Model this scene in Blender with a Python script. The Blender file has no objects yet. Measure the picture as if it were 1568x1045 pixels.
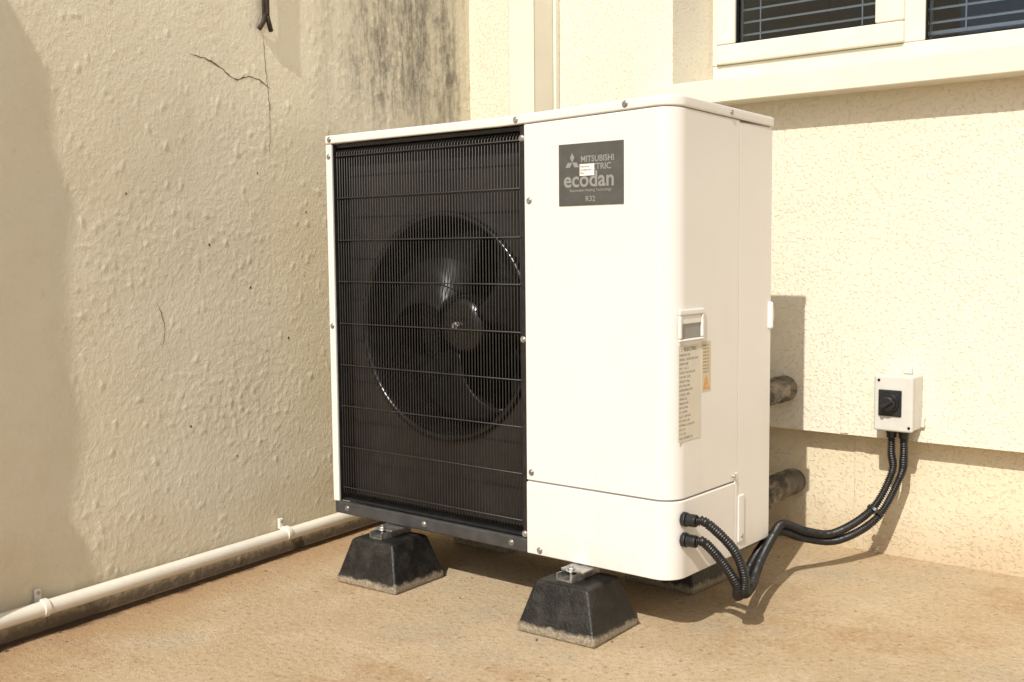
import bpy, bmesh, math, random
from mathutils import Vector, Matrix, noise
random.seed(7)
S=bpy.context.scene
COL=bpy.context.collection
S.view_settings.view_transform='Standard'
S.view_settings.look='None'
S.view_settings.exposure=0
SUN=Vector((-.265,1,-.94))

# ---------------------------------------------------------------- helpers
def link(o,parent=None):
    COL.objects.link(o)
    if parent: o.parent=parent
    return o
def empty(name):
    o=bpy.data.objects.new(name,None); o.empty_display_size=.1
    return link(o)
def meshobj(name,verts,faces,mat,parent=None,smooth=False,bevel=0,seg=2):
    me=bpy.data.meshes.new(name); me.from_pydata([tuple(v) for v in verts],[],faces)
    bm=bmesh.new(); bm.from_mesh(me); bmesh.ops.recalc_face_normals(bm,faces=bm.faces); bm.to_mesh(me); bm.free()
    if mat: me.materials.append(mat)
    o=bpy.data.objects.new(name,me); link(o,parent)
    if smooth:
        for p in me.polygons: p.use_smooth=True
    if bevel:
        b=o.modifiers.new("bev",'BEVEL'); b.width=bevel; b.segments=seg; b.limit_method='ANGLE'; b.angle_limit=math.radians(35)
        for p in me.polygons: p.use_smooth=True
        w=o.modifiers.new("wn",'WEIGHTED_NORMAL'); w.keep_sharp=True
    return o
def box(name,x0,x1,y0,y1,z0,z1,mat,parent=None,bevel=0,seg=2):
    v=[(x0,y0,z0),(x1,y0,z0),(x1,y1,z0),(x0,y1,z0),(x0,y0,z1),(x1,y0,z1),(x1,y1,z1),(x0,y1,z1)]
    f=[(0,3,2,1),(4,5,6,7),(0,1,5,4),(1,2,6,5),(2,3,7,6),(3,0,4,7)]
    return meshobj(name,v,f,mat,parent,bevel=bevel,seg=seg)
def multibox(name,lst,mat,parent=None,bevel=0):
    V=[];Fc=[]
    for x0,x1,y0,y1,z0,z1 in lst:
        n=len(V)
        V+=[(x0,y0,z0),(x1,y0,z0),(x1,y1,z0),(x0,y1,z0),(x0,y0,z1),(x1,y0,z1),(x1,y1,z1),(x0,y1,z1)]
        Fc+=[tuple(i+n for i in f) for f in [(0,3,2,1),(4,5,6,7),(0,1,5,4),(1,2,6,5),(2,3,7,6),(3,0,4,7)]]
    return meshobj(name,V,Fc,mat,parent,bevel=bevel)
def crown(x,y):   # the lid and service panel rise a little towards the front right corner
    return .011*max(0,min(1,(x+.45)/.42))*max(0,1-max(0,y)/.44)
def prism(name,pts,z0,z1,mat,parent=None,bevel=0,c0=False,c1=False):
    n=len(pts)
    v=[(x,y,z0+(crown(x,y) if c0 else 0)) for x,y in pts]+[(x,y,z1+(crown(x,y) if c1 else 0)) for x,y in pts]
    f=[tuple(reversed(range(n))),tuple(range(n,2*n))]+[(i,(i+1)%n,(i+1)%n+n,i+n) for i in range(n)]
    return meshobj(name,v,f,mat,parent,bevel=bevel)
def catmull(P,step):
    P=[Vector(p) for p in P]; Q=[2*P[0]-P[1]]+P+[2*P[-1]-P[-2]]
    out=[]
    for i in range(1,len(Q)-2):
        a,b,c,d=Q[i-1:i+3]; L=(c-b).length; n=max(2,int(L/step))
        for k in range(n):
            t=k/n
            out.append(.5*((2*b)+(c-a)*t+(2*a-5*b+4*c-d)*t*t+(-a+3*b-3*c+d)*t**3))
    out.append(P[-1]); return out
def sweep(P,rad,ns=14,caps=True,V=None,F=None):
    own=V is None
    if own: V=[];F=[]
    base=len(V)
    t=(P[1]-P[0]).normalized(); ref=Vector((0,0,1)) if abs(t.z)<.9 else Vector((1,0,0))
    u=t.cross(ref).normalized(); s=0
    for i,p in enumerate(P):
        if i: s+=(p-P[i-1]).length
        t2=(P[min(i+1,len(P)-1)]-P[max(i-1,0)]).normalized()
        u=(u-t2*u.dot(t2)).normalized(); w=t2.cross(u); r=rad(s)
        for k in range(ns):
            a=2*math.pi*k/ns; V.append(p+u*(r*math.cos(a))+w*(r*math.sin(a)))
    for i in range(len(P)-1):
        for k in range(ns):
            a=base+i*ns+k;b=base+i*ns+(k+1)%ns; F.append((a,b,b+ns,a+ns))
    if caps:
        F.append(tuple(base+k for k in range(ns))[::-1]); F.append(tuple(base+(len(P)-1)*ns+k for k in range(ns)))
    return V,F
def tube(name,P,r,mat,parent=None,ns=16,step=.01,smoothpath=True):
    P=[Vector(p) for p in P]
    if smoothpath and len(P)>2: P=catmull(P,step)
    V,F=sweep(P,(r if callable(r) else (lambda s:r)),ns)
    return meshobj(name,V,F,mat,parent,smooth=True)
def cyl(name,p0,p1,r,mat,parent=None,ns=24,bevel=0):
    V,F=sweep([Vector(p0),Vector(p1)],lambda s:r,ns)
    return meshobj(name,V,F,mat,parent,bevel=bevel or min(r*.15,.002))
def corr(r,pitch=.0060,amp=.0018):
    return lambda s: r+amp*math.tanh(2.2*math.sin(2*math.pi*s/pitch))
def text(name,body,size,loc,rot,mat,parent,align='LEFT',space=1,sx=1,bold=0):
    c=bpy.data.curves.new(name,'FONT'); c.body=body; c.size=size; c.align_x=align; c.space_character=space; c.extrude=.0001; c.offset=bold; c.resolution_u=3
    o=bpy.data.objects.new(name,c); link(o)
    o.location=loc; o.rotation_euler=rot; o.scale=(sx,1,1)
    bpy.context.view_layer.update()
    me=bpy.data.meshes.new_from_object(o); me.transform(o.matrix_world); bpy.data.objects.remove(o)
    me.materials.clear(); me.materials.append(mat)
    o=bpy.data.objects.new(name,me); return link(o,parent)
FR=(math.pi/2,0,0); SR=(math.pi/2,0,math.pi/2)

# ---------------------------------------------------------------- materials
class NT:
    def __init__(s,name):
        s.m=bpy.data.materials.new(name); s.m.use_nodes=True; s.t=s.m.node_tree; s.b=s.t.nodes['Principled BSDF']
        s.tc=s.t.nodes.new('ShaderNodeTexCoord').outputs['Object']
    def n(s,k,**kw):
        return s.t.nodes.new(k)
    def l(s,a,b): s.t.links.new(a,b)
    def noise(s,scale,detail=4,rough=.55,stretch=None,dist=0,off=None):
        src=s.tc
        if stretch or off:
            mp=s.n('ShaderNodeMapping'); mp.inputs['Scale'].default_value=stretch or (1,1,1); mp.inputs['Location'].default_value=off or (0,0,0); s.l(src,mp.inputs[0]); src=mp.outputs[0]
        x=s.n('ShaderNodeTexNoise'); x.inputs['Scale'].default_value=scale; x.inputs['Detail'].default_value=detail; x.inputs['Roughness'].default_value=rough; x.inputs['Distortion'].default_value=dist
        s.l(src,x.inputs['Vector']); return x.outputs['Fac']
    def vor(s,scale,feature='F1',rnd=1):
        x=s.n('ShaderNodeTexVoronoi'); x.feature=feature; x.inputs['Scale'].default_value=scale; x.inputs['Randomness'].default_value=rnd; s.l(s.tc,x.inputs['Vector']); return x
    def rng(s,v,a,b,c=0,d=1,smooth=True):
        x=s.n('ShaderNodeMapRange'); x.interpolation_type='SMOOTHSTEP' if smooth else 'LINEAR'
        if a>b: a,b,c,d=b,a,d,c
        for i,q in zip((1,2,3,4),(a,b,c,d)): x.inputs[i].default_value=q
        s.l(v,x.inputs[0]); return x.outputs[0]
    def math(s,op,a,b=None):
        x=s.n('ShaderNodeMath'); x.operation=op
        for i,q in enumerate((a,b)):
            if q is None: continue
            if isinstance(q,(int,float)): x.inputs[i].default_value=q
            else: s.l(q,x.inputs[i])
        return x.outputs[0]
    def mix(s,f,a,b,mode='MIX'):
        x=s.n('ShaderNodeMix'); x.data_type='RGBA'; x.blend_type=mode
        for i,q in ((0,f),(6,a),(7,b)):
            if isinstance(q,(int,float)): x.inputs[i].default_value=q
            elif isinstance(q,tuple): x.inputs[i].default_value=(*q,1) if len(q)==3 else q
            else: s.l(q,x.inputs[i])
        return x.outputs[2]
    def xyz(s):
        x=s.n('ShaderNodeSeparateXYZ'); s.l(s.tc,x.inputs[0]); return x.outputs
    def bump(s,h,strength=.3,dist=.002,prev=None):
        x=s.n('ShaderNodeBump'); x.inputs['Strength'].default_value=strength; x.inputs['Distance'].default_value=dist; s.l(h,x.inputs['Height'])
        if prev: s.l(prev,x.inputs['Normal'])
        return x.outputs[0]
    def out(s,col=None,rough=None,norm=None,metal=None,spec=None):
        b=s.b
        for k,v in (('Base Color',col),('Roughness',rough),('Normal',norm),('Metallic',metal),('Specular IOR Level',spec)):
            if v is None: continue
            if isinstance(v,tuple): b.inputs[k].default_value=(*v,1)
            elif isinstance(v,(int,float)): b.inputs[k].default_value=v
            else: s.l(v,b.inputs[k])
        return s.m
def simple(name,col,rough=.5,metal=0,var=.1,vs=8,bump=0,bs=200,spec=.5):
    t=NT(name)
    nz=t.noise(vs,4,.6)
    c=t.mix(t.rng(nz,.3,.7),tuple(x*(1-var) for x in col),tuple(min(1,x*(1+var*.6)) for x in col))
    r=t.rng(nz,.2,.8,max(0,rough-.06),min(1,rough+.08))
    nm=t.bump(t.noise(bs,4),bump,.001) if bump else None
    return t.out(c,r,nm,metal,spec)

casing=NT('case_paint')
d1=casing.noise(3,4,.6); d2=casing.noise(14,5,.65,stretch=(1,1,.15))
cc=casing.mix(casing.rng(d1,.3,.7),(.72,.70,.665),(.74,.72,.685))
cc=casing.mix(casing.math('MULTIPLY',casing.rng(d2,.55,.8),.10),cc,(.52,.46,.37))
zz=casing.xyz()[2]
cc=casing.mix(casing.math('MULTIPLY',casing.math('MULTIPLY',casing.rng(zz,.22,.14),casing.rng(d2,.35,.65)),.22),cc,(.48,.39,.28))
casing.out(cc,casing.rng(d1,.2,.8,.30,.40),None,0,.45)
CASE=casing.m
SEAM=simple('panel_seam',(.25,.23,.20),.6)
BLACK=simple('black_plastic',(.016,.016,.017),.35,0,.3,30)
GUARD=simple('guard_wire_black',(.026,.023,.020),.40,0,.2,40)
BLACKR=simple('black_matt',(.010,.010,.010),.7,0,.3,20,spec=.2)
FAN=simple('fan_plastic',(.005,.0055,.006),.36,0,.3,20,spec=.3)
SHROUD=simple('shroud_plastic',(.007,.007,.007),.22,0,.3,20,spec=.55)
DGREY=simple('rail_dark_grey',(.05,.05,.05),.45,0,.25,25)
BADGE=simple('badge_grey',(.085,.083,.078),.32,0,.12,30)
BTXT=simple('badge_lettering',(.27,.265,.25),.35,0,.05,30)
STICK=simple('white_sticker',(.8,.78,.72),.5,0,.05,60)
INK=simple('label_ink',(.10,.09,.08),.6)
INK2=simple('label_ink_faded',(.30,.27,.22),.6)
LABEL=simple('label_beige',(.63,.585,.49),.5,0,.05,20)
LABELY=simple('label_ochre',(.60,.51,.34),.5,0,.05,20)
ORANGE=simple('warning_orange',(.8,.30,.04),.5)
METAL=simple('galvanised_steel',(.50,.50,.49),.38,.9,.3,60)
RUST=simple('dark_rusty_iron',(.06,.042,.03),.7,.3,.5,60,.3)
CORR=simple('conduit_black',(.015,.014,.014),.38,0,.3,40)
PVC=simple('pvc_white',(.80,.755,.65),.36,0,.06,9)
UPVC=simple('upvc_cream',(.735,.695,.58),.34,0,.05,6)
GREYBOX=simple('isolator_grey',(.60,.59,.54),.4,0,.06,20)
SLAT=simple('blind_slat',(.86,.87,.88),.4,0,.04,8)
ROOM=simple('room_interior',(.035,.05,.065),.9,0,.2,2)
CRACK=simple('crack_shadow_dirt',(.16,.115,.075),.95,0,.4,60)
t=NT('coil_fins'); w=t.n('ShaderNodeTexWave'); w.inputs['Scale'].default_value=90; t.l(t.tc,w.inputs[0])
t.out(t.mix(w.outputs['Fac'],(.005,.005,.005),(.012,.012,.012)),.6,spec=.1); COIL=t.m
t=NT('pipe_lagging'); nz=t.noise(38,5,.7,stretch=(1,.35,1)); n2=t.noise(9,3)
c=t.mix(t.rng(nz,.38,.66),(.06,.05,.037),(.30,.25,.19)); c=t.mix(t.rng(n2,.5,.7),c,(.11,.095,.075))
t.out(c,.42,t.bump(nz,1,.012),.3); LAG=t.m
t=NT('block_coating'); z=t.xyz()[2]; nz=t.noise(28,5,.7); n2=t.noise(160,3,.6)
c=t.mix(t.rng(nz,.42,.75),(.007,.0068,.0065),(.028,.025,.021))
dust=t.rng(t.math('ADD',z,t.math('MULTIPLY',t.math('SUBTRACT',nz,.5),.03)),.015,.025,1,0)
c=t.mix(dust,c,t.mix(t.rng(n2,.3,.7),(.17,.14,.10),(.34,.285,.215)))
t.out(c,t.rng(nz,.3,.7,.36,.55),t.bump(n2,.6,.003)); BLOCK=t.m
gm=bpy.data.materials.new('window_glass'); gm.use_nodes=True; g=gm.node_tree; g.nodes.clear()
o=g.nodes.new('ShaderNodeOutputMaterial'); mx=g.nodes.new('ShaderNodeMixShader'); tr=g.nodes.new('ShaderNodeBsdfTransparent'); gl=g.nodes.new('ShaderNodeBsdfGlossy'); fr=g.nodes.new('ShaderNodeFresnel'); fr.inputs[0].default_value=1.55
tr.inputs[0].default_value=(.86,.92,.97,1); gl.inputs['Roughness'].default_value=.015
g.links.new(fr.outputs[0],mx.inputs[0]); g.links.new(tr.outputs[0],mx.inputs[1]); g.links.new(gl.outputs[0],mx.inputs[2]); g.links.new(mx.outputs[0],o.inputs[0]); GLASS=gm
def house_mat(name,ca,cb,dirt):
    t=NT(name); z=t.xyz()[2]
    big=t.noise(1.3,4,.6); mid=t.noise(9,5,.6,stretch=(1,1,.5)); fine=t.noise(260,3,.7); v=t.noise(120,3,.6,dist=.2); lg=t.noise(26,3,.5)
    c=t.mix(t.rng(big,.3,.7),ca,cb)
    c=t.mix(t.math('MULTIPLY',t.rng(mid,.5,.8),.25),c,dirt)
    c=t.mix(t.math('MULTIPLY',t.rng(t.math('ADD',z,t.math('MULTIPLY',t.math('SUBTRACT',mid,.5),.2)),.16,-.02),.7),c,dirt)
    c=t.mix(t.math('MULTIPLY',t.rng(v,.42,.28),.16),c,(.45,.38,.27))
    n1=t.bump(t.rng(v,.52,.72),.50,.0055); n2=t.bump(fine,.25,.0012,n1); n3=t.bump(lg,.35,.005,n2)
    t.out(c,.85,n3,None,.2); return t.m
HOUSE=house_mat('cream_render',(.735,.675,.545),(.765,.71,.585),(.62,.54,.40))
PLINTH=house_mat('plinth_render',(.67,.58,.415),(.71,.625,.46),(.48,.36,.225))
t=NT('rough_weathered_render'); X,Y,Z=t.xyz()
big=t.noise(1.7,5,.6); mid=t.noise(7,5,.65); fine=t.noise(240,3,.7); lump=t.noise(100,4,.62,dist=.3); pit=t.noise(42,5,.7)
c=t.mix(t.rng(big,.3,.7),(.80,.73,.565),(.85,.79,.64))
c=t.mix(t.math('MULTIPLY',t.rng(mid,.45,.75),.35),c,(.70,.62,.45))
c=t.mix(t.math('MULTIPLY',t.rng(pit,.60,.75),.25),c,(.45,.39,.28))
st=t.noise(12,6,.72,stretch=(1,1,.13)); st2=t.noise(42,5,.75,stretch=(1,1,.5)); st3=t.noise(2.2,3,.5,stretch=(1,1,.4))
reg=t.math('MULTIPLY',t.rng(t.math('ADD',Z,t.math('MULTIPLY',t.math('SUBTRACT',st3,.5),.5)),1.08,1.40),t.math('MULTIPLY',t.rng(Y,.06,.40),t.rng(Y,.95,.80)))
m=t.math('MULTIPLY',reg,t.rng(t.math('ADD',t.math('MULTIPLY',st,.6),t.math('MULTIPLY',st2,.4)),.41,.62))
c=t.mix(t.math('MULTIPLY',reg,.40),c,(.52,.48,.39))
c=t.mix(t.math('MULTIPLY',m,.82),c,(.14,.13,.11))
low=t.math('MULTIPLY',t.rng(t.math('ADD',Z,t.math('MULTIPLY',t.math('SUBTRACT',mid,.5),.3)),.28,.02),.5)
c=t.mix(low,c,(.56,.43,.24))
c=t.mix(t.math('MULTIPLY',t.rng(t.math('ADD',Z,t.math('MULTIPLY',t.math('SUBTRACT',pit,.5),.06)),.05,.01),.85),c,(.13,.085,.05))
n1=t.bump(lump,.50,.0036); n2=t.bump(fine,.45,.0012,n1)
t.out(c,.9,n2,None,.15); WALL=t.m
t=NT('sandy_concrete'); X,Y,Z=t.xyz()
big=t.noise(1.1,5,.6,dist=.4); mid=t.noise(6,6,.68); fine=t.noise(75,5,.8); vfine=t.noise(300,2,.6); vo2=t.vor(38)
c=t.mix(t.rng(big,.3,.7),(.53,.395,.24),(.60,.465,.30))
c=t.mix(t.math('MULTIPLY',t.rng(mid,.46,.68),.5),c,(.67,.545,.385))
c=t.mix(t.math('MULTIPLY',t.rng(t.noise(2.3,5,.7,off=(4,2,0)),.50,.66),.65),c,(.45,.285,.15))
c=t.mix(t.math('MULTIPLY',t.rng(t.noise(1.7,5,.65,off=(1,7,0)),.52,.64),.55),c,(.48,.405,.30))
c=t.mix(t.math('MULTIPLY',t.rng(fine,.52,.66),.60),c,(.26,.18,.11))
c=t.mix(t.math('MULTIPLY',t.rng(fine,.48,.34),.5),c,(.72,.62,.48))
sp=t.n('ShaderNodeSeparateColor'); t.l(vo2.outputs['Color'],sp.inputs[0])
spk=t.math('MULTIPLY',t.rng(vo2.outputs['Distance'],.24,.10),t.rng(sp.outputs[0],.84,.88))
c=t.mix(t.math('MULTIPLY',spk,.55),c,(.17,.12,.08))
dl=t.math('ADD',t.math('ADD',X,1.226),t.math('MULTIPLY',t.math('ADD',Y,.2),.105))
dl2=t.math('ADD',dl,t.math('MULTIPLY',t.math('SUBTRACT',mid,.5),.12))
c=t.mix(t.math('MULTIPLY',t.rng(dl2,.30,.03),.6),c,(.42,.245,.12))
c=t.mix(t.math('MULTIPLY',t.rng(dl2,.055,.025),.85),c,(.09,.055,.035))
n1=t.bump(fine,.9,.007); n2=t.bump(vfine,.4,.0015,n1); n3=t.bump(mid,.4,.014,n2)
t.out(c,.9,n3,None,.15); GROUND=t.m

# ---------------------------------------------------------------- ground
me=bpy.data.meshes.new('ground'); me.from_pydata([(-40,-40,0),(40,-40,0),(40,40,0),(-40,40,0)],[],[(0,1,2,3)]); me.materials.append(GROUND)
link(bpy.data.objects.new('ground',me))
def xw(y): return -1.226-.105*(y+.2)
V=[];F=[]
for i in range(60):
    x=random.uniform(-1.2,1.2);y=random.uniform(-1.2,.9)
    if random.random()<.5: y=random.uniform(-1,.7); x=xw(y)+abs(random.gauss(0,.05))+.02
    s=random.uniform(.0010,.0030); a=random.uniform(0,6.3); n=len(V); e=random.uniform(1,3)
    for k in range(5):
        b_=a+k*2*math.pi/5; dx,dy=math.cos(b_-a)*s*e,math.sin(b_-a)*s
        V.append((x+dx*math.cos(a)-dy*math.sin(a),y+dx*math.sin(a)+dy*math.cos(a),.001))
    V.append((x,y,.001+s*.7))
    for k in range(5): F.append((n+k,n+(k+1)%5,n+5))
meshobj('leaf_litter',V,F,simple('litter_brown',(.10,.065,.04),.8,0,.5,90))

# ---------------------------------------------------------------- boundary wall (left)
wallE=empty('boundary_wall')
nrm=Vector((1,.105,0)).normalized()
def hfun(y,z,ed=1):
    q=Vector((y,z,3.1))
    h=noise.noise(q*2.1)*.004
    h+=ed*noise.noise(q*7)*.0012
    a=noise.noise(q*52)+.6*noise.noise(q*100+Vector((5,1,2)))
    msk=.45+.9*noise.noise(q*3.3+Vector((9,9,9)))
    h+=ed*max(0,a-.04)*.0020*max(.1,msk)
    b2=noise.noise(Vector((y*64,z*44,7.7))); h+=ed*max(0,b2-.35)*.0034
    return h
def face(name,ya,yb,za,zb,st,fine):
    ny=max(1,int((yb-ya)/st)); nz_=max(1,int((zb-za)/st)); V=[];F=[]
    for j in range(nz_+1):
        z=za+(zb-za)*j/nz_
        for i in range(ny+1):
            y=ya+(yb-ya)*i/ny; p=Vector((xw(y),y,z))
            h=hfun(y,z,min(1,(y-ya)/.05,(zb-z)/.05)) if fine else noise.noise(Vector((y,z,3.1))*2.1)*.004
            V.append(p+nrm*h)
    for j in range(nz_):
        for i in range(ny):
            a=j*(ny+1)+i; F.append((a,a+1,a+ny+2,a+ny+1))
    me=bpy.data.meshes.new(name); me.from_pydata([tuple(v) for v in V],[],F); me.materials.append(WALL)
    for p in me.polygons: p.use_smooth=True
    link(bpy.data.objects.new(name,me),wallE)
face('render_face',-1.0,.97,-.02,1.75,.0046,True)
face('render_face_top',-1.0,.97,1.75,2.5,.05,False)
face('render_face_near',-2.6,-1.0,-.02,2.5,.05,False)
prism('wall_core',[(xw(-2.6)-.02,-2.6),(xw(.97)-.02,.97),(xw(.97)-.22,.97),(xw(-2.6)-.22,-2.6)],-.02,2.5,WALL,wallE)
prism('coping',[(xw(-2.6)+.03,-2.62),(xw(.97)+.03,.907),(xw(.97)-.25,.907),(xw(-2.6)-.25,-2.62)],2.502,2.56,PLINTH,wallE,bevel=.006)
# hairline cracks and pock marks following the plaster surface
V=[];F=[]
def crack(pts,w):
    P=catmull([Vector((0,y,z)) for y,z in pts],.004)
    for i,p in enumerate(P):
        y=p.y+noise.noise(p*90)*.003; z=p.z+noise.noise(p*70+Vector((3,3,3)))*.004
        ww=w*(.35+.9*abs(noise.noise(p*45)))*min(1,i/6,(len(P)-1-i)/6)+.00015
        tn=(P[min(i+1,len(P)-1)]-P[max(0,i-1)]).normalized()
        for s in (-1,1):
            yy,z2=y-s*tn.z*ww,z+s*tn.y*ww; V.append(Vector((xw(yy),yy,z2))+nrm*(hfun(yy,z2)+.0007))
        if i: n=len(V); F.append((n-4,n-2,n-1,n-3))
crack([(-.30,1.335),(-.22,1.322),(-.15,1.29),(-.09,1.302),(-.02,1.278)],.0022)
crack([(-.045,1.42),(-.040,1.34),(-.030,1.22),(-.034,1.10)],.0012)
crack([(-.42,.72),(-.40,.66),(-.41,.60)],.0013)
for y,z,s in ((-.115,.745,.004),(-.25,.86,.0035),(-.33,.40,.003),(.02,.60,.0035),(-.50,.98,.003),(.10,.95,.003),(-.18,.30,.003),(-.08,1.05,.0025)):
    n=len(V)
    for k in range(7):
        a=2*math.pi*k/7; yy,z2=y+s*math.cos(a)*random.uniform(.7,1.2),z+s*math.sin(a)*random.uniform(.8,1.5); V.append(Vector((xw(yy),yy,z2))+nrm*(hfun(yy,z2)+.0007))
    F.append(tuple(range(n,n+7)))
meshobj('plaster_cracks',V,F,CRACK,wallE)
prof=[(-.600,.0),(-.616,.138),(-.670,.230),(-.650,.315),(-.632,.449),(-.657,.588),(-.643,.794),(-.617,.927),(-.655,1.056),(-.662,1.214),(-.710,1.293),(-.768,1.379),(-.84,1.46)]
YP=-1.12
PV=[(xw(y)-SUN.x*(y-YP), z+.94*(y-YP)) for y,z in prof]
PV=[(PV[0][0],-.01)]+PV+[(xw(YP)-.01,PV[-1][1]+.12),(xw(YP)-.01,-.01)]
n=len(PV)
V=[(x,YP,z) for x,z in PV]+[(x,YP-.26,z) for x,z in PV]
F=[tuple(range(n)),tuple(range(2*n-1,n-1,-1))]+[(i,i+n,(i+1)%n+n,(i+1)%n) for i in range(n)]
meshobj('shadow_caster',V,F,WALL,None,bevel=.008)  # added out-of-view shape, outlined to cast the shadow edge on the wall
br=empty('wall_bracket')
yb=-.045; xb=xw(yb)+.012
box('strap',xb,xb+.006,yb-.011,yb+.011,1.465,2.3,RUST,br,bevel=.001)
for sgn in (-1,1):
    tube('prong',[(xb+.003,yb+sgn*.004,1.47),(xb+.004,yb+sgn*.008,1.452),(xb-.002,yb+sgn*.020,1.430)],.0065,RUST,br,ns=8)
box('rib',xb+.006,xb+.011,yb-.003,yb+.003,1.47,2.3,RUST,br,bevel=.001)

# ---------------------------------------------------------------- house (right)
H=empty('rendered_house')
WY=.91; PY=.972
multibox('upper_wall',[(-1.6,-.548,WY,1.25,.33,3.2),(-.548,1.7,WY,1.25,.33,1.285),(1.7,5,WY,1.25,.33,3.2),(-.548,1.7,WY,1.25,2.5,3.2)],HOUSE,H)
box('plinth_wall',-1.6,5,PY,1.26,-.02,.329,PLINTH,H)
box('render_patch',-.018,.006,WY-.003,WY+.01,.332,.59,HOUSE,H,bevel=.0028)
box('plinth_patch',.0,.03,PY-.003,PY+.01,.0,.327,PLINTH,H,bevel=.0028)
box('sill',-.622,1.78,.822,1.12,1.243,1.308,UPVC,H,bevel=.004)
box('sill_lip',-.547,1.69,1.122,1.148,1.286,1.335,UPVC,H,bevel=.003)
box('frame_bottom',-.548,1.7,1.15,1.22,1.30,1.402,UPVC,H,bevel=.004)
box('frame_left',-.548,-.530,1.15,1.22,1.4025,2.5,UPVC,H,bevel=.002)
box('mullion',.040,.106,1.151,1.22,1.4025,2.5,UPVC,H,bevel=.004)
box('frame_right',1.62,1.7,1.151,1.22,1.4025,2.5,UPVC,H,bevel=.004)
box('sash_bottom',-.530,.052,1.135,1.20,1.403,1.462,UPVC,H,bevel=.006)
box('sash_left',-.530,-.466,1.136,1.20,1.4625,2.45,UPVC,H,bevel=.006)
box('sash_right',-.030,.052,1.136,1.20,1.4625,2.45,UPVC,H,bevel=.006)
box('gasket_b',-.466,-.030,1.147,1.17,1.4625,1.466,BLACKR,H)
box('gasket_l',-.466,-.4625,1.147,1.17,1.466,2.45,BLACKR,H)
box('gasket_b2',.106,1.62,1.157,1.18,1.4025,1.406,BLACKR,H)
box('gasket_l2',.106,.1095,1.157,1.18,1.406,2.45,BLACKR,H)
box('glass_1',-.466,-.030,1.160,1.164,1.4665,2.45,GLASS,H)
box('glass_2',.110,1.62,1.167,1.171,1.4065,2.45,GLASS,H)
V=[];F=[]
for x0,x1,zz in ((-.50,.03,1.492),(.085,1.64,1.452)):
    z=zz
    while z<2.45:
        n=len(V); V+=[(x0,1.200,z),(x1,1.200,z),(x1,1.222,z+.008),(x0,1.222,z+.008),(x0,1.199,z+.0048),(x1,1.199,z+.0048),(x1,1.222,z+.0115),(x0,1.222,z+.0115)]
        F+=[tuple(i+n for i in f) for f in [(0,3,2,1),(4,5,6,7),(0,1,5,4),(1,2,6,5),(2,3,7,6),(3,0,4,7)]]
        z+=.038
    n=len(V); z=zz-.030; V+=[(x0,1.200,z),(x1,1.200,z),(x1,1.224,z),(x0,1.224,z),(x0,1.200,z+.010),(x1,1.200,z+.010),(x1,1.224,z+.010),(x0,1.224,z+.010)]
    F+=[tuple(i+n for i in f) for f in [(0,3,2,1),(4,5,6,7),(0,1,5,4),(1,2,6,5),(2,3,7,6),(3,0,4,7)]]
meshobj('blind_slats',V,F,SLAT,H)
for x in (-.41,-.09,.2,.62,1.05,1.5): box('blind_cord',x,x+.0035,1.194,1.196,1.425,2.45,SLAT,H)
multibox('room',[(-.7,1.9,2.4,2.5,1.0,2.8),(-.8,-.7,1.26,2.5,1.0,2.8),(1.9,2.0,1.26,2.5,1.0,2.8),(-.7,1.9,1.26,2.5,.95,1.0),(-.7,1.9,1.26,2.5,2.8,2.85)],ROOM,H)

dp=empty('downpipe')
box('boxing',-1.078,-.974,.790,.908,0,3.2,UPVC,dp,bevel=.006)
box('edge_trim',-.973,-.962,.888,.908,0,3.2,UPVC,dp,bevel=.002)
box('face_seam',-.984,-.9725,.7875,.7905,0,3.2,UPVC,dp,bevel=.001)

# ---------------------------------------------------------------- heat pump
HP=empty('heat_pump')
W=1.0525; D=.4465; b=.14; T=1.14; r=.048
def arc(cx,cy,r,a0,a1,n=14): return [(cx+r*math.cos(math.radians(a0+(a1-a0)*i/n)),cy+r*math.sin(math.radians(a0+(a1-a0)*i/n))) for i in range(n+1)]
def corner(off=0): return arc(-r,r,r+off,-90,0)
prism('service_panel',[(-.388,0),(-.2,0)]+corner()+[(0,.284),(-.388,.284)],.3118,1.1175,CASE,HP,bevel=.002,c1=True)
prism('lower_panel',[(-.388,-.002)]+corner(.002)+[(.002,.268),(-.388,.268)],.14,.3082,CASE,HP,bevel=.003)
prism('inner_frame',[(-.386,.003)]+arc(-r,r,r-.003,-90,0)+[(-.003,D-.01),(-.386,D-.01)],.15,1.12,SEAM,HP)
prism('rear_side_panel',[(-.38,.2855),(-.0005,.2855),(-.0005,D),(-.38,D)],.145,1.1175,CASE,HP,bevel=.002)
box('side_lower_rib',-.002,.004,.284,.313,.165,.275,CASE,HP,bevel=.004)
box('side_lower_plate',-.004,.0015,.2695,.2835,.142,.330,CASE,HP,bevel=.002)
lid=[(-W,-.003),(-.6,-.003),(-.45,-.003),(-.3,-.003),(-.15,-.003)]+arc(-r,r,r+.003,-90,0)+[(.003,.25),(.003,D+.002),(-W,D+.002)]
prism('lid',lid,1.119,1.141,CASE,HP,bevel=.004,c0=True,c1=True)
box('left_side',-W,-W+.003,.0,D,b+.035,1.1175,CASE,HP,bevel=.001)
box('left_front_strip',-W,-1.0305,-.001,.010,.172,1.1175,CASE,HP,bevel=.002)
box('back_panel',-W+.004,-.39,D-.004,D,b,1.117,CASE,HP)
prism('base_pan',[(-W+.002,.012)]+arc(-r,r,r-.006,-90,0)+[(-.006,D-.003),(-W+.002,D-.003)],.1405,.158,DGREY,HP)
box('bottom_rail',-1.045,-.3895,-.003,.012,.140,.173,DGREY,HP,bevel=.004)
box('divider_strip',-.4005,-.3885,.001,.06,.174,1.117,BLACK,HP,bevel=.001)
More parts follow.
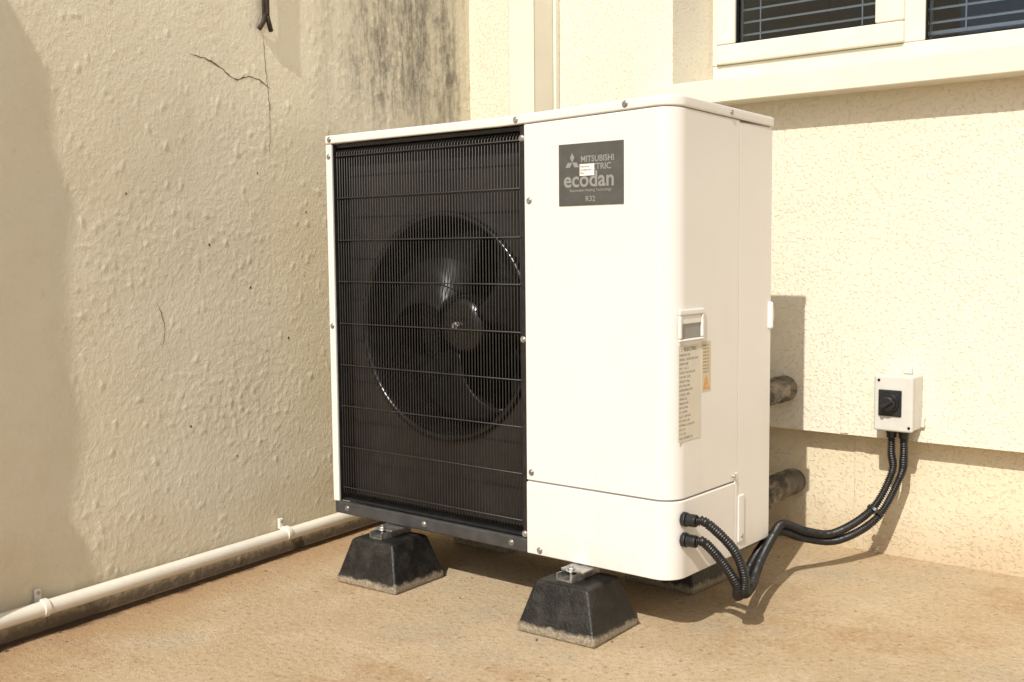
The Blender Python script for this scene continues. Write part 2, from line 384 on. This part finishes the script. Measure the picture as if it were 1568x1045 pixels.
box('left_jamb',-1.0300,-1.0270,.004,.06,.174,1.117,BLACK,HP)
box('top_jamb',-1.027,-.4005,.012,.06,1.108,1.117,BLACK,HP)
box('bottom_jamb',-1.027,-.4005,.013,.06,.1735,.180,BLACK,HP)
cx,cz=-.690,.650; yp=.058; xa,xb_,za,zb=-1.027,-.4005,.180,1.108
N=96
def rectpt(a):
    dx,dz=math.cos(a),math.sin(a); s=1e9
    if dx>1e-9: s=min(s,(xb_-cx)/dx)
    if dx<-1e-9: s=min(s,(xa-cx)/dx)
    if dz>1e-9: s=min(s,(zb-cz)/dz)
    if dz<-1e-9: s=min(s,(za-cz)/dz)
    return (cx+dx*s,yp,cz+dz*s)
angs=[2*math.pi*i/N for i in range(N)]+[math.atan2(z-cz,x-cx)%(2*math.pi) for x in (xa,xb_) for z in (za,zb)]
angs=sorted(set(angs)); N=len(angs)
def ring(prf,name,mat,first=None):
    V=[];F=[]
    rows=0
    if first: V+=first; rows=1
    for rr,yy in prf:
        for a in angs: V.append((cx+rr*math.cos(a),yy,cz+rr*math.sin(a)))
    for i in range(N):
        j=(i+1)%N
        for k in range(len(prf)+rows-1): F.append((k*N+i,k*N+j,(k+1)*N+j,(k+1)*N+i))
    return meshobj(name,V,F,mat,HP,smooth=True)
ring([(.287,yp)],'grille_back_panel',simple('panel_plastic',(.024,.021,.019),.5,0,.2,20,spec=.3),[rectpt(a) for a in angs])
ring([(.287,yp),(.2865,.050),(.283,.045),(.278,.044),(.273,.047),(.269,.056),(.266,.075),(.2645,.11),(.264,.20),(.275,.26)],'bell_mouth',SHROUD)
box('coil',-1.03,-.40,.40,.43,.17,1.1,COIL,HP)
multibox('motor_mount',[(-.74,-.725,.28,.30,.17,1.1),(-.655,-.64,.28,.30,.17,1.1)],BLACKR,HP)
cyl('fan_motor',(cx,.17,cz),(cx,.29,cz),.06,BLACKR,HP)
V=[];F=[];hp=[(.0,.104),(.02,.104),(.05,.108),(.068,.116),(.076,.129),(.078,.17)];N=48
for rr,yy in hp:
    for i in range(N): V.append((cx+rr*math.cos(2*math.pi*i/N),yy,cz+rr*math.sin(2*math.pi*i/N)))
for k in range(len(hp)-1):
    for i in range(N): F.append((k*N+i,k*N+(i+1)%N,(k+1)*N+(i+1)%N,(k+1)*N+i))
meshobj('fan_hub',V,F,SHROUD,HP,smooth=True)
cyl('hub_bolt',(cx,.086,cz),(cx,.104,cz),.006,METAL,HP)
cyl('hub_nut',(cx,.094,cz),(cx,.104,cz),.011,METAL,HP,ns=6)
for bl in range(3):
    V=[];F=[];nr,na=10,14
    a0=math.radians(38+120*bl)
    for i in range(nr+1):
        q=i/nr; rr=.072+q*.182
        lead=a0+math.radians(-5+34*q*q); trail=a0-math.radians(58+18*q)
        for k in range(na+1):
            s=k/na; a=lead+(trail-lead)*s
            y=.105+.085*s-.018*math.sin(math.pi*s)+.01*q
            V.append((cx+rr*math.cos(a),y,cz+rr*math.sin(a)))
    for i in range(nr):
        for k in range(na): p=i*(na+1)+k; F.append((p,p+1,p+na+2,p+na+1))
    o=meshobj('fan_blade_%d'%(bl+1),V,F,FAN,HP,smooth=True)
    sm=o.modifiers.new('s','SOLIDIFY'); sm.thickness=.004
V=[];F=[]
nw=66; xs=[-1.020+(.612)*i/(nw-1) for i in range(nw)]
for x in xs:
    sweep([Vector(p) for p in ((x,.054,1.104),(x,.016,1.102),(x,.009,1.094),(x,.009,.200),(x,.014,.188),(x,.054,.184))],lambda s:.0013,6,True,V,F)
for z in [.212,.322,.431,.540,.650,.760,.868,.978,1.086]:
    sweep([Vector(p) for p in ((-1.026,.054,z),(-1.024,.012,z),(-1.018,.005,z),(-.408,.005,z),(-.403,.012,z),(-.402,.054,z))],lambda s:.0018,6,True,V,F)
meshobj('fan_guard',V,F,GUARD,HP,smooth=True)
for x,z in [(-1.035,1.130),(-.409,1.131),(-.116,1.140),(-1.041,1.086),(-1.041,.642),(-.395,1.089),(-.374,.949),(-.395,.635),(-.374,.330),(-.395,.183),(-.350,.152),(-.716,.157),(-.434,.157),(-.997,.157)]:
    yy=-.003 if z>1.12 or z<.16 else (-.0005)
    cyl('screw',(x,yy-.0035,z),(x,yy+.004,z),.0052,METAL,HP,ns=12)
    cyl('screw_washer',(x,yy-.0012,z),(x,yy+.004,z),.0078,METAL,HP,ns=16)
for y,z in [(.237,1.134),(.300,.180),(.262,.325)]:
    cyl('side_screw',(-.002,y,z),(.0065,y,z),.005,METAL,HP,ns=12)
box('badge',-.2895,-.1205,-.0022,.001,.934,1.067,BADGE,HP,bevel=.0008)
yb=-.0027
def rhomb(x,z,ang,s):
    a=math.radians(ang); u=Vector((math.cos(a),0,math.sin(a)))*s; v=Vector((-math.sin(a),0,math.cos(a)))*s*.58
    c=Vector((x,yb,z))+u
    return [c-u,c+v,c+u,c-v]
V=[];F=[]
for a in (90,210,330):
    n=len(V); V+=rhomb(-.2525,1.0265,a,.0105); F.append((n,n+1,n+2,n+3))
meshobj('badge_logo',V,F,BTXT,HP)
text('badge_text_a','MITSUBISHI',.0185,(-.230,yb,1.0265),FR,BTXT,HP,sx=.93,bold=.0003)
text('badge_text_b','ELECTRIC',.0185,(-.230,yb,1.0095),FR,BTXT,HP,sx=.98,bold=.0003)
text('badge_text_c','ecodan',.047,(-.276,yb,.974),FR,BTXT,HP,sx=.98,bold=.0009)
text('badge_text_d','Renewable Heating Technology',.0085,(-.205,yb,.9635),FR,BTXT,HP,'CENTER',bold=.0001)
text('badge_text_e','R32',.0165,(-.205,yb,.942),FR,BTXT,HP,'CENTER',bold=.0002)
box('badge_sticker',-.232,-.194,-.0036,-.0028,.997,1.022,STICK,HP)
for k,s in enumerate(('Remove','protective','film')): text('sticker_text','%s'%s,.0068,(-.230,-.0039,1.0145-.007*k),FR,INK,HP)
multibox('side_handle',[(.0,.007,.016,.118,.700,.713),(.0,.007,.016,.118,.645,.651),(.0,.007,.016,.026,.6512,.6998),(.0,.007,.108,.118,.6512,.6998)],CASE,HP,bevel=.003)
box('handle_recess',.0003,.0012,.026,.108,.651,.682,simple('handle_recess_grey',(.25,.24,.23),.35),HP)
box('handle_grip',.0,.004,.026,.108,.682,.700,CASE,HP,bevel=.003)
box('rear_handle',-.01,.010,.430,.4420,.648,.712,CASE,HP,bevel=.005)
box('rear_handle_tab',.0,.006,.442,.452,.665,.695,CASE,HP,bevel=.003)
def sidebox(name,ya,yb2,za2,zb2,x,mat): return box(name,.0002,x,ya,yb2,za2,zb2,mat,HP)
sidebox('rating_label',.020,.112,.435,.637,.0009,LABEL)
sidebox('warning_label',.118,.155,.532,.640,.0009,LABELY)
meshobj('warning_triangle',[(.0014,.122,.537),(.0014,.151,.537),(.0014,.1365,.566)],[(0,1,2)],ORANGE,HP)
meshobj('warning_triangle_inner',[(.0017,.1285,.5405),(.0017,.1445,.5405),(.0017,.1365,.5575)],[(0,1,2)],LABELY,HP)
text('warning_mark','!',.015,(.0019,.1348,.5415),SR,INK,HP)
tx=['INVERTER  R32','MODEL  OUTDOOR UNIT','SERVICE REF','kW  V  Hz  A','RATED VOLTAGE 230','COP 4.80  35/24','WEIGHT 98 kg','IP24  MAX 30A','REFRIGERANT R32','CO2 EQ 1.485 t','SERIAL No.','MADE IN UK','HP 4.15 MPa','LP 1.40 MPa','kg 2.2  GWP 675','IEC 60335-2-40','NOMINAL CAPACITY','8.50  2.71','7.10  2.25','MAX CURRENT 22']
for i,s in enumerate(tx): text('label_text',s,.0070,(.0011,.023,.615-.0092*i),SR,INK2,HP,sx=.95)
text('label_head','::  ELECTRIC',.012,(.0011,.030,.625),SR,INK,HP)
for i in range(9): text('label_text_w','handle ref',.006,(.0011,.121,.630-.0072*i),SR,INK2,HP)
for z in (.270,.226):
    cyl('gland_nut',(.001,.039,z),(.012,.039,z),.0165,BLACK,HP,ns=8)
    cyl('gland_body',(.012,.039,z),(.034,.040,z),.0135,BLACK,HP,ns=20)
for x in (-.228,-.819):
    multibox('leg',[(x-.03,x+.03,-.045,.50,.1335,.1385)],METAL,HP,bevel=.001)

# ---------------------------------------------------------------- mounting blocks
def block(x,y,rot):
    e=empty('mounting_block')
    m=Matrix.Translation((x,y,0))@Matrix.Rotation(math.radians(rot),4,'Z')
    L=[(.101,.094,0),(.101,.094,.018),(.097,.090,.024),(.071,.068,.108),(.063,.060,.116)]
    V=[];F=[]
    for hx,hy,z in L:
        for sx,sy in ((-1,-1),(1,-1),(1,1),(-1,1)): V.append(m@Vector((sx*hx,sy*hy,z)))
    for k in range(len(L)-1):
        for i in range(4): F.append((k*4+i,k*4+(i+1)%4,(k+1)*4+(i+1)%4,(k+1)*4+i))
    F+=[(3,2,1,0),tuple(range(len(L)*4-4,len(L)*4))]
    meshobj('moulded_body',V,F,BLOCK,e,bevel=.006,seg=3)
    box('strut_web',x-.021,x+.021,y-.050,y+.056,.1165,.1205,METAL,e)
    box('strut_side_l',x-.021,x-.0185,y-.050,y+.056,.1207,.133,METAL,e)
    box('strut_side_r',x+.0185,x+.021,y-.050,y+.056,.1207,.133,METAL,e)
    cyl('bolt_head',(x+.005,y-.030,.139),(x+.005,y-.030,.145),.009,METAL,e,ns=6)
    cyl('bolt_washer',(x+.005,y-.030,.1375),(x+.005,y-.030,.1395),.013,METAL,e)
    cyl('bolt_stud',(x+.005,y-.030,.12),(x+.005,y-.030,.150),.0045,METAL,e,ns=12)
    return e
block(-.232,-.018,3); block(-.822,-.018,3); block(-.24,.43,-2); block(-.83,.43,2)

# ---------------------------------------------------------------- drain pipe on the left wall
dr=empty('drain_pipe')
pr=.0172; off=.030
def pp(y,z=.062): return (xw(y)+off,y,z)
cyl('pipe',pp(-2.4,.066),pp(.93,.056),pr,PVC,dr,ns=32,bevel=.0005)
for y in (-.775,-.035,.60):
    x,_,z=pp(y)
    V,F=sweep([Vector(pp(y-.007,z)),Vector(pp(y+.007,z))],lambda s:pr+.0035,28)
    meshobj('clip_ring',V,F,PVC,dr,bevel=.001)
    box('clip_tab',x-off+.004,x-off+.013,y-.010,y+.006,z+.010,z+.040,PVC,dr,bevel=.003)
    cyl('clip_screw',(x-off+.010,y-.002,z+.031),(x-off+.016,y-.002,z+.031),.004,METAL,dr,ns=10)

# ---------------------------------------------------------------- isolator + conduits + pipes
iso=empty('isolator_switch')
box('backbox',.108,.204,.846,.9095,.366,.507,GREYBOX,iso,bevel=.005)
box('cover',.105,.206,.826,.845,.364,.509,GREYBOX,iso,bevel=.006)
multibox('fixing_tabs',[(.156,.178,.898,.9095,.5075,.523),(.108,.122,.898,.9095,.354,.366),(.203,.212,.898,.9095,.37,.395)],GREYBOX,iso,bevel=.002)
box('switch_plate',.119,.179,.8215,.8262,.404,.472,BLACK,iso,bevel=.003)
cyl('knob_collar',(.149,.8215,.438),(.149,.815,.438),.024,BLACK,iso,ns=32,bevel=.001)
cyl('knob',(.149,.815,.438),(.149,.800,.438),.0185,BLACK,iso,ns=32,bevel=.003)
o=box('knob_grip',-.005,.005,-.010,0,-.0195,.0195,BLACK,iso,bevel=.002); o.matrix_local=Matrix.Translation((.149,.801,.438))@Matrix.Rotation(math.radians(55),4,'Y')
for x,z in ((.115,.496),(.194,.377)): cyl('cover_screw',(x+.004,.8235,z),(x+.004,.827,z),.0035,BLACKR,iso,ns=10)
for x in (.137,.170):
    cyl('gland',(x,.872,.353),(x,.872,.366),.015,BLACK,iso,ns=12)
    cyl('gland_neck',(x,.872,.341),(x,.872,.3535),.0125,BLACK,iso)
c1=[(.03,.040,.270),(.05,.056,.264),(.09,.098,.205),(.101,.125,.142),(.088,.150,.098),(.06,.24,.088),(.025,.35,.110),(.008,.45,.145),(.002,.52,.162),(.018,.62,.125),(.047,.73,.103),(.10,.84,.150),(.136,.882,.245),(.137,.874,.300),(.137,.872,.343)]
c2=[(.03,.040,.226),(.045,.053,.223),(.07,.088,.176),(.086,.118,.126),(.070,.155,.088),(.04,.24,.075),(.0,.35,.095),(-.012,.45,.128),(-.006,.52,.142),(.010,.63,.104),(.052,.745,.082),(.112,.845,.128),(.156,.888,.235),(.168,.878,.290),(.170,.872,.343)]
cd1=empty('electrical_conduit')
def conduit(name,P,par):
    V,F=sweep(catmull([Vector(p) for p in P],.0014),corr(.0093),12); meshobj(name,V,F,CORR,par,smooth=True)
conduit('corrugated_tube',c1,cd1)
cd2=empty('electrical_conduit'); conduit('corrugated_tube',c2,cd2)
V,F=sweep([Vector((.104,.848,.141)),Vector((.108,.853,.148))],lambda s:.024,20)
meshobj('cable_tie',V,F,BLACK,cd1,bevel=.001)
for z,dz in ((.440,.004),(.150,.02)):
    ip=empty('insulated_pipe')
    rad=lambda s:.035+.0022*math.sin(s*140)+.0016*math.sin(s*67+1)
    P=[(-.183,D-.05,z),(-.183,.60,z-dz*.2),(-.18,.75,z+dz*.3),(-.178,.87,z+dz),(-.177,.98,z+dz)]
    tube('lagging',P,rad,LAG,ip,ns=28,step=.006)
ft=empty('pipe_fittings')
tube('valve_pipe',[(-.10,D-.01,.19),(-.09,.50,.19),(-.08,.53,.16),(-.10,.57,.11),(-.16,.60,.09)],.014,BLACKR,ft)
cyl('union',(-.10,D-.01,.19),(-.092,.49,.19),.022,METAL,ft,ns=6)

# ---------------------------------------------------------------- light, sky, camera
d=SUN.normalized()
sl=bpy.data.lights.new('sun','SUN'); sl.energy=4.25; sl.angle=math.radians(.53); sl.color=(1,.95,.86)
so=link(bpy.data.objects.new('sun',sl)); so.rotation_euler=d.to_track_quat('-Z','Y').to_euler(); so.location=(1,-4,5)
w=bpy.data.worlds.new('World'); S.world=w; w.use_nodes=True; nt=w.node_tree
bg=nt.nodes['Background']; sk=nt.nodes.new('ShaderNodeTexSky'); sk.sky_type='NISHITA'; sk.sun_disc=False
sk.sun_elevation=math.asin(-d.z); sk.sun_rotation=math.atan2(-d.x,-d.y); sk.dust_density=2.5; sk.air_density=1.0
hs=nt.nodes.new('ShaderNodeHueSaturation'); hs.inputs['Saturation'].default_value=.6
nt.links.new(sk.outputs[0],hs.inputs['Color']); nt.links.new(hs.outputs[0],bg.inputs[0]); bg.inputs[1].default_value=.10

cam=bpy.data.cameras.new('camera'); cam.sensor_width=36; cam.lens=1680.5/1568*36; cam.clip_start=.02; cam.clip_end=500
co=link(bpy.data.objects.new('camera',cam))
yaw,pit,rol=math.radians(39.202),math.radians(4.791),math.radians(-.545)
f=Vector((-math.sin(yaw)*math.cos(pit),math.cos(yaw)*math.cos(pit),-math.sin(pit)))
rv=Vector((math.cos(yaw),math.sin(yaw),0)); u=rv.cross(f)
r2=math.cos(rol)*rv+math.sin(rol)*u; u2=-math.sin(rol)*rv+math.cos(rol)*u
M=Matrix((r2,u2,-f)).transposed().to_4x4(); M.translation=Vector((1.1634,-1.9510,.8412)); co.matrix_world=M
S.camera=co
